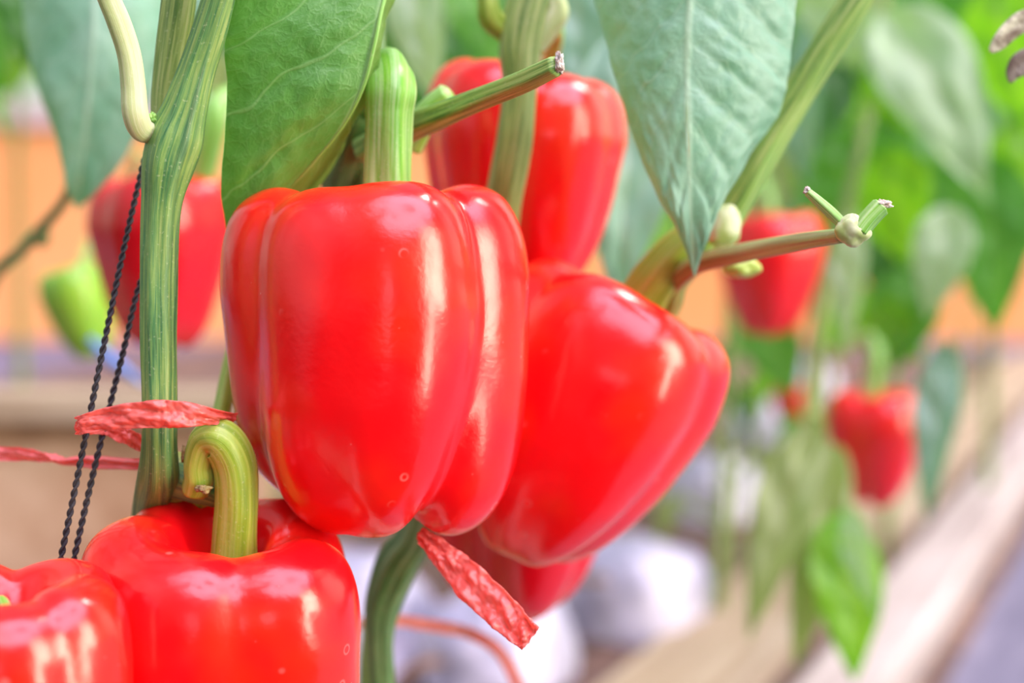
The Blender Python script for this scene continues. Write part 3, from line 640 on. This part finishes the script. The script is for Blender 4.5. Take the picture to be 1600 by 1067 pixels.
# ------------------------------------------------------------------ plastic tapes
def tape(path, seed=0, crinkle=.0008, n=200, m=21, folds=1.6):
    """path of (px, py, depth, width px, twist degrees); 0 twist: width runs up the photo"""
    c = catmull([tuple(P(a, b, d)) for a, b, d, w_, t_ in path], n)
    wd = catmull([(w_ / F * d, t_, 0) for a, b, d, w_, t_ in path], n)
    V = []; Fs = []
    for i in range(n):
        T = Vector(c[min(i + 1, n - 1)] - c[max(i - 1, 0)]).normalized()
        sd_ = T.cross(FW).normalized(); nr = T.cross(sd_)
        a = math.radians(wd[i, 1]); s2 = sd_ * math.cos(a) + nr * math.sin(a); n2 = nr * math.cos(a) - sd_ * math.sin(a)
        for j in range(m):
            u = j / (m - 1) - .5
            h = crinkle * .5 * math.sin(u * PI * 2 * folds + seed + i * .03) + crinkle * 2.2 * mnoise.noise(Vector((u * 3.5 + i * .02, i * .045, seed))) + crinkle * .9 * mnoise.noise(Vector((u * 9 + i * .05, i * .16, seed + 5)))
            V.append(Vector(c[i]) + s2 * (u * wd[i, 0] * (1 + .10 * mnoise.noise(Vector((i * .05, seed, 0))))) + n2 * h)
    for i in range(n - 1):
        for j in range(m - 1): a = i * m + j; Fs.append((a, a + 1, a + m + 1, a + m))
    return mkmesh('tape', V, Fs)
T1 = thing('plastic_tape', 'crinkled red plastic tape tied round the striped stem and the black twines', 'tape', at(P(245, 650, .44)))
def tpart(name, path, root, mat=M_TAPE, **kw):
    o = obj(name, tape(path, **kw), mat, root); md = o.modifiers.new('thick', 'SOLIDIFY'); md.thickness = .00018
    return o
tpart('front_band', [(122, 666, .4430, 26, 0), (126, 664, .440, 30, 0), (160, 656, .4385, 34, 0), (200, 650, .436, 40, 0), (245, 647, .4352, 44, 0), (275, 647, .436, 42, 0), (310, 649, .439, 34, 0), (340, 652, .445, 24, 0), (368, 655, .455, 22, 0)], T1, seed=1)
tpart('back_band', [(122, 668, .4432, 18, 0), (130, 668, .452, 22, 0), (165, 668, .460, 22, 10), (200, 682, .4635, 26, 5), (225, 695, .467, 24, 0), (255, 700, .471, 22, 0)], T1, seed=4)
tpart('loose_end', [(-60, 700, .50, 22, 0), (0, 709, .495, 22, 0), (50, 710, .49, 24, 20), (85, 718, .487, 16, 50), (130, 722, .482, 20, 10), (180, 724, .477, 18, 0), (230, 724, .472, 18, 0), (262, 715, .47, 18, 0)], T1, M_TAPEPINK, seed=7)
o = obj('plastic_tape', tape([(655, 832, .475, 20, 0), (672, 848, .472, 32, 0), (705, 880, .468, 46, 0), (740, 915, .463, 58, 0), (780, 952, .458, 56, 0), (812, 982, .454, 48, 0), (830, 998, .452, 44, 0)], seed=3, crinkle=.0012, folds=2.0), M_TAPE)
o.modifiers.new('thick', 'SOLIDIFY').thickness = .0002; tag(o, 'short crumpled red plastic tape end hanging under the central pepper', 'tape')
o = obj('plastic_tape', tape([(560, 975, .62, 16, 0), (610, 968, .63, 20, 0), (660, 975, .64, 20, 0), (720, 985, .65, 22, 10), (765, 1005, .65, 20, 0), (795, 1040, .65, 20, 0), (815, 1090, .65, 20, 0)], seed=5), M_TAPEPINK)
tag(o, 'blurred pink plastic tape looping along the bottom edge', 'tape')
o = obj('plastic_tape', tape([(640, 830, .57, 14, 0), (670, 822, .568, 18, 20), (700, 810, .566, 16, 0), (722, 803, .57, 10, 0)], seed=6), M_TAPE)
tag(o, 'small scrap of red tape round the stem beneath the central pepper', 'tape')
o = obj('blue_twine', ptube([(140, 530, .86, 6), (172, 562, .86, 10), (196, 580, .86, 8), (225, 600, .86, 4)], n=30, seg=12), M_BLUE)
tag(o, 'short blurred blue tie below the crimson pepper at left', 'tie')

# ------------------------------------------------------------------ growing bed, path, wall
a = math.atan((1890 - 800) / F); U = Vector((math.sin(a), math.cos(a), 0)); Nn = Vector((math.cos(a), -math.sin(a), 0))
def bedbox(name, s0, s1, t0, t1, z0, z1, mat, label=None, cat=None, kind=None, bev=.008):
    """box along the bed: s across (towards the path), t along"""
    me = box(t0 - (t0 + t1) / 2, (t1 - t0) / 2, (s0 - s1) / 2, (s1 - s0) / 2, (z0 - z1) / 2, (z1 - z0) / 2)
    o = obj(name, me, mat, None, world=False)
    o.location = U * ((t0 + t1) / 2) + Nn * ((s0 + s1) / 2) + Vector((0, 0, (z0 + z1) / 2))
    o.rotation_euler = (0, 0, math.atan2(U.y, U.x))
    if bev: md = o.modifiers.new('edge', 'BEVEL'); md.width = bev; md.segments = 3
    return tag(o, label, cat, None, kind)
sB = G(1235, 1067, .20).dot(Nn); sA = G(1385, 1067, .20).dot(Nn); sC = G(930, 1067, .17).dot(Nn); sC2 = G(1195, 1067, .17).dot(Nn)
bedbox('timber', sB, sA, -.3, 4.2, .141, .20, M_WOODPALE, 'bleached white timber edging the bed beside the path', 'timber')
bedbox('timber', sC, sC2, -.3, 4.2, .12, .17, M_WOODTAN, 'tan timber lying inside the bleached edging timber', 'timber')
bedbox('gap_strip', sA - .01, sA + .02, -.3, 4.2, .10, .146, M_SOIL, kind='structure', bev=0)  # dark strip standing in for the gap along the timber's edge
bedbox('planting_bed', sC - 2.2, sC2 + .03, -.3, 4.2, .10, .155, M_SOIL, kind='structure', bev=0)
fl = obj('floor', box(-5, 8, .45, 9, .08, .14), M_PATH, None, world=False); fl.rotation_euler = (0, 0, -a); fl['kind'] = 'structure'
wl = obj('wall_back', box(-4, 6, 4.6, 4.75, -.02, .83), M_ORANGE, None, world=False); wl['kind'] = 'structure'
tr = obj('trim_2', box(-4, 6, 4.57, 4.78, .83, .90), M_COPING, None, world=False); tr['kind'] = 'structure'
# brown wooden board at left
bw = thing('wooden_board', 'weathered brown wooden board standing low at far left behind the twines', 'board', at(P(60, 640, 1.5)))
zb = (P(60, 655, 1.5)).z
obj('board', box(-1.2, -.26, 1.50, 1.53, .06, zb), M_WOODBRN, bw)
obj('cap_rail', box(-1.2, -.25, 1.47, 1.56, zb, zb + .025), M_WOODTAN, bw)
# grow bags
rb = random.Random(4)
def bag(x, y, z, sx, sy, sz, rz, seed, label):
    n, m = 28, 56; V = []; Fs = []
    for i in range(n + 1):
        ph = PI * i / n
        for j in range(m):
            th = 2 * PI * j / m; d = Vector((math.sin(ph) * math.cos(th), math.sin(ph) * math.sin(th), math.cos(ph)))
            q = 1 / (abs(d.x) ** 4 + abs(d.y) ** 4 + abs(d.z) ** 4) ** .25; q = 1 + (q - 1) * .8
            k = q * (1 + .10 * mnoise.noise(d * 2.2 + Vector((seed, 0, 0))) + .05 * mnoise.noise(d * 6 + Vector((0, seed, 0))))
            V.append((d.x * k * sx, d.y * k * sy, max(d.z * k * sz, -sz * .8)))
    for i in range(n):
        for j in range(m): j2 = (j + 1) % m; Fs.append((i * m + j, (i + 1) * m + j, (i + 1) * m + j2, i * m + j2))
    o = obj('grow_bag', mkmesh('bag', V, Fs), M_BAG, None, world=False); o.location = (x, y, z); o.rotation_euler = (0, 0, rz)
    tag(o, label, 'grow bag')
for (px, py, z, sx, sy, sz, lab) in [
        (160, 1010, .16, .07, .08, .09, 'white grow bag at lower left behind the two nearest peppers'),
        (540, 960, .16, .085, .07, .10, 'white grow bag below the central pepper'),
        (780, 1010, .15, .065, .07, .09, 'white grow bag beneath the hanging end of crumpled tape'),
        (990, 925, .155, .075, .07, .09, 'bright white grow bag below and right of the leaning pepper'),
        (1110, 770, .15, .07, .07, .09, 'white grow bag right of the leaning pepper, second along the row'),
        (1195, 670, .15, .08, .08, .09, 'white grow bag farther along the row, third from the front'),
        (1255, 600, .15, .08, .08, .09, 'distant white grow bag, farthest along the row')]:
    g = G(px, py, z + sz * .4); bag(g.x, g.y, z, sx, sy, sz, -a + rb.uniform(-.3, .3), px * .1, lab)

M_LEAFGAP = plain('leaf_gap_brown', (.13, .07, .035), .8, (.30, .17, .08), 60)  # fallen leaves, two of them standing in for dark gaps between bags
for (px, py, wpx, rz, lab) in [(1045, 885, 60, .3, 'dark brown piece standing in for a gap at the grow bag below the leaning pepper'), (950, 915, 70, 1.2, 'curled brown piece standing in for the dark gap left of the bright white grow bag'),
        (700, 1040, 60, 2.0, 'brown fallen leaf near the pink tape at the bottom edge'), (1170, 835, 45, .8, 'brown fallen leaf beside the tan timber'), (1130, 700, 40, 2.6, 'brown fallen leaf among the grow bags right of the leaning pepper'),
        (1205, 720, 40, 4.0, 'dark fallen leaf on the third grow bag along the row')]:
    g = G(px, py, .225); L = wpx * 1.6 / F * (g - CAM).length
    me = generic_leaf(L, L * .5, 1.0, .8, .2, seed=px * .1); o = obj('leaf_gap_bit', me, M_LEAFGAP, None, world=False)
    o.location = g; o.rotation_euler = (.2, .1, rz); tag(o, lab, 'fallen leaf')

# ------------------------------------------------------------------ plants farther along the row
H1 = thing('pepper_plant', 'blurred pepper plant at right bearing the lone hanging pepper', 'pepper plant', at(G(1290, 900, .15)))
base = G(1290, 900, .15)
obj('stem', tube([base, P(1280, 760, 1.12), P(1268, 600, 1.12), P(1290, 450, 1.13), P(1330, 300, 1.15), P(1360, 150, 1.18), P(1380, 0, 1.2), P(1385, -80, 1.2)], [.007, .007, .006, .006, .005, .005, .005, .004], n=60, seg=16), ST_OLIVE, H1)
obj('branch', tube([P(1290, 560, 1.12), P(1330, 535, 1.12), P(1360, 528, 1.12)], [.005, .005, .005], n=20, seg=14), ST_OLIVE, H1)
for q in [(1225, 20, 1262, 290, 100, 1.0, 1.0, L_TEAL, 0, 15), (1320, 100, 1235, 250, 90, 1.1, 1.1, L_DARK, 0, 10), (1372, 20, 1570, 290, 150, 1.1, 1.05, L_PALE, 1, -20), (1400, 50, 1480, 230, 150, 1.15, 1.15, L_BRIGHT, 0, 10),
          (1335, 330, 1322, 565, 55, 1.0, 1.0, L_PALE, 0, 15), (1480, 320, 1472, 500, 90, 1.05, 1.05, L_PALE, 1, 0), (1478, 530, 1448, 815, 70, 1.08, 1.05, L_TEAL, 0, 10), (1275, 650, 1170, 1000, 95, .98, .93, L_OLIVE, 0, 15),
          (1300, 690, 1262, 1050, 85, 1.0, .96, L_OLIVE, 1, 0), (1310, 800, 1335, 1065, 110, .96, .93, L_BRIGHT, 0, -15), (1325, 790, 1370, 960, 60, .95, .93, L_PALE, 0, 30), (1180, 470, 1240, 620, 90, 1.2, 1.2, L_MID, 0, 0),
          (1270, 330, 1210, 500, 80, 1.2, 1.2, L_OLIVE, 0, 0), (1390, 230, 1420, 420, 130, 1.15, 1.15, L_BRIGHT, 0, 30), (1540, 240, 1555, 520, 130, 1.1, 1.1, L_MID, 0, 0), (1500, 120, 1580, 280, 110, 1.2, 1.2, L_TEAL, 0, 30),
          (1420, 420, 1400, 580, 110, 1.2, 1.2, L_MID, 0, 0), (1350, 480, 1440, 560, 90, 1.2, 1.2, L_BRIGHT, 0, 0), (1560, -40, 1600, 200, 140, 1.1, 1.1, L_BRIGHT, 0, 20), (1290, -60, 1340, 120, 120, 1.1, 1.1, L_PALE, 0, 10),
          (1450, -80, 1470, 120, 150, 1.2, 1.2, L_MID, 0, 0), (1590, 180, 1640, 420, 120, 1.1, 1.1, L_BRIGHT, 0, 0), (1160, -60, 1190, 200, 120, 1.0, 1.0, L_MID, 0, 0), (1300, 200, 1350, 400, 110, 1.2, 1.2, L_MID, 0, 0), (1470, 205, 1485, 262, 36, 1.25, 1.25, L_PALE, 0, 40), (1500, 225, 1520, 275, 34, 1.25, 1.25, L_PALE, 0, -50), (1470, 360, 1540, 430, 60, 1.2, 1.2, L_PALE, 0, 40)]: pleaf(H1, *q)  # the last small pale leaves are added to stand in for sun glints
H2 = thing('pepper_plant', 'thin twiggy pepper plant right of the leaning pepper, in front of the white bags', 'pepper plant', at(G(1150, 905, .15)))
b2 = G(1150, 905, .15); d2 = (b2 - CAM).dot(FW)
obj('stem', tube([b2, P(1150, 800, d2), P(1165, 700, d2 + .02), P(1215, 560, d2 + .03), P(1240, 400, d2 + .05), P(1250, 250, d2 + .05)], [.005] * 6, n=50, seg=14), ST_OLIVE, H2)
for pts in ([(1156, 760), (1110, 690), (1085, 640)], [(1160, 730), (1205, 690), (1235, 640)], [(1185, 640), (1150, 590), (1130, 540)], [(1152, 830), (1095, 800), (1050, 770)], [(1225, 520), (1265, 480), (1285, 430)]):
    obj('branch', tube([P(x, y, d2 + .02) for x, y in pts], [.004, .0035, .003], n=20, seg=10), ST_OLIVE, H2)
for q in [(1085, 640, 1060, 740, 34, d2, d2, L_OLIVE, 0, 30), (1235, 640, 1250, 740, 40, d2, d2, L_MID, 0, 0), (1130, 540, 1105, 650, 50, d2, d2, L_MID, 0, 20), (1050, 770, 1030, 850, 34, d2, d2, L_OLIVE, 0, 0), (1150, 590, 1180, 690, 30, d2, d2, L_DARK, 0, 40),
          (1205, 690, 1190, 790, 30, d2, d2, L_OLIVE, 0, 30), (1215, 560, 1170, 640, 44, d2, d2, L_BRIGHT, 0, 0), (1190, 470, 1145, 570, 70, d2, d2, L_MID, 0, 0)]: pleaf(H2, *q)
for q in [(1440, 180, 1500, 420, 130, 1.3, 1.3, L_MID, 0, 0), (1520, 90, 1500, 330, 120, 1.35, 1.35, L_BRIGHT, 0, 0), (1580, 250, 1540, 470, 130, 1.3, 1.3, L_BRIGHT, 0, 20), (1380, 260, 1370, 470, 100, 1.3, 1.3, L_DARK, 0, 0),
          (1430, 330, 1440, 520, 90, 1.3, 1.3, L_MID, 0, 0), (1300, 250, 1290, 480, 100, 1.35, 1.35, L_MID, 0, 0), (1360, -80, 1390, 200, 130, 1.35, 1.35, L_DARK, 0, 0), (1600, -60, 1620, 180, 120, 1.35, 1.35, L_MID, 0, 0), (1340, 440, 1300, 560, 90, 1.3, 1.3, L_BRIGHT, 0, 0)]: pleaf(H1, *q)
MATS = [L_MID, L_BRIGHT, L_TEAL, L_MID, L_DARK, L_BRIGHT, L_BRIGHT, L_OLIVE]
def bush(x, y, z0, h, spread, nl, seed, label, lmin=.09, lmax=.16, low=.30):
    r = random.Random(seed); root = thing('pepper_plant', label, 'pepper plant', at(Vector((x, y, z0))))
    top = Vector((x + r.uniform(-.04, .04), y, z0 + h))
    pts = [Vector((x, y, z0)), Vector((x + r.uniform(-.02, .02), y, z0 + h * .4)), Vector((x + r.uniform(-.03, .03), y, z0 + h * .7)), top]
    obj('stem', tube(pts, [.007, .006, .005, .004], n=30, seg=12), ST_OLIVE, root)
    for i in range(nl):
        f = low + (1 - low) * (i + r.random()) / nl; b = Vector((x, y, z0 + h * f)); an = r.uniform(0, 2 * PI); L = r.uniform(lmin, lmax)
        rad = spread * r.uniform(.15, 1); bb = b + Vector((math.cos(an) * rad, math.sin(an) * rad, r.uniform(-.03, .05)))
        tt = bb + Vector((math.cos(an) * L * .55, math.sin(an) * L * .55, -L * r.uniform(.3, .95)))
        put_leaf(root, bb, tt, L * r.uniform(.40, .55), MATS[r.randrange(len(MATS))], r.randrange(3), r.uniform(-50, 50))
    return root
ctr = (sC * .72 + sC2 * .28) - .16
k = 0
def rowpos(px, d): return P(px, 300, d)
for (px, d, h, nl, sp, lab) in [
        (1130, 1.50, 1.0, 46, .16, 'blurred pepper plant behind the blue green leaf, second along the row'),
        (1400, 1.75, 1.05, 60, .20, 'blurred pepper plant in the row behind the lone hanging pepper'),
        (1560, 2.0, 1.1, 64, .22, 'blurred leafy pepper plant at the right edge of the row'),
        (1290, 2.3, 1.2, 60, .24, 'distant pepper plant deep in the row, right of centre'),
        (1520, 2.9, 1.3, 60, .28, 'most distant pepper plant in the row, near the right edge'),
        (1010, 2.1, 1.15, 60, .24, 'distant pepper plant seen between the high and the leaning pepper'),
        (760, 1.7, 1.1, 60, .20, 'blurred pepper plant above and behind the high red pepper'),
        (1200, 3.2, 1.4, 60, .30, 'most distant pepper plant behind the slanting stem')]:
    p = rowpos(px, d); bush(p.x, p.y, .15, h, sp, nl, int(px), lab, low=.42)
for (px, d, h, nl, sp, lab) in [(20, 2.0, 1.1, 40, .14, 'dark blurred pepper plant at the top left corner'), (420, 1.9, 1.15, 40, .18, 'blurred pepper plant behind the large crinkled leaf')]:
    p = rowpos(px, d); bush(p.x, p.y, .15, h, sp, nl, int(px), lab, low=.62)

GROUPS = {'bell pepper': 'bell peppers hanging on the plants', 'grow bag': 'white grow bags along the bed', 'fallen leaf': 'fallen leaves on the grow bags',
          'twine': 'black twines beside the striped stem', 'pepper plant': 'pepper plants in the row', 'tape': 'red plastic tapes tied to the plants', 'dried leaf': 'withered scraps at the right edge', 'timber': 'timbers edging the bed'}
for o in bpy.data.objects:
    if o.parent is None and o.get('category') in GROUPS: o['group'] = GROUPS[o['category']]
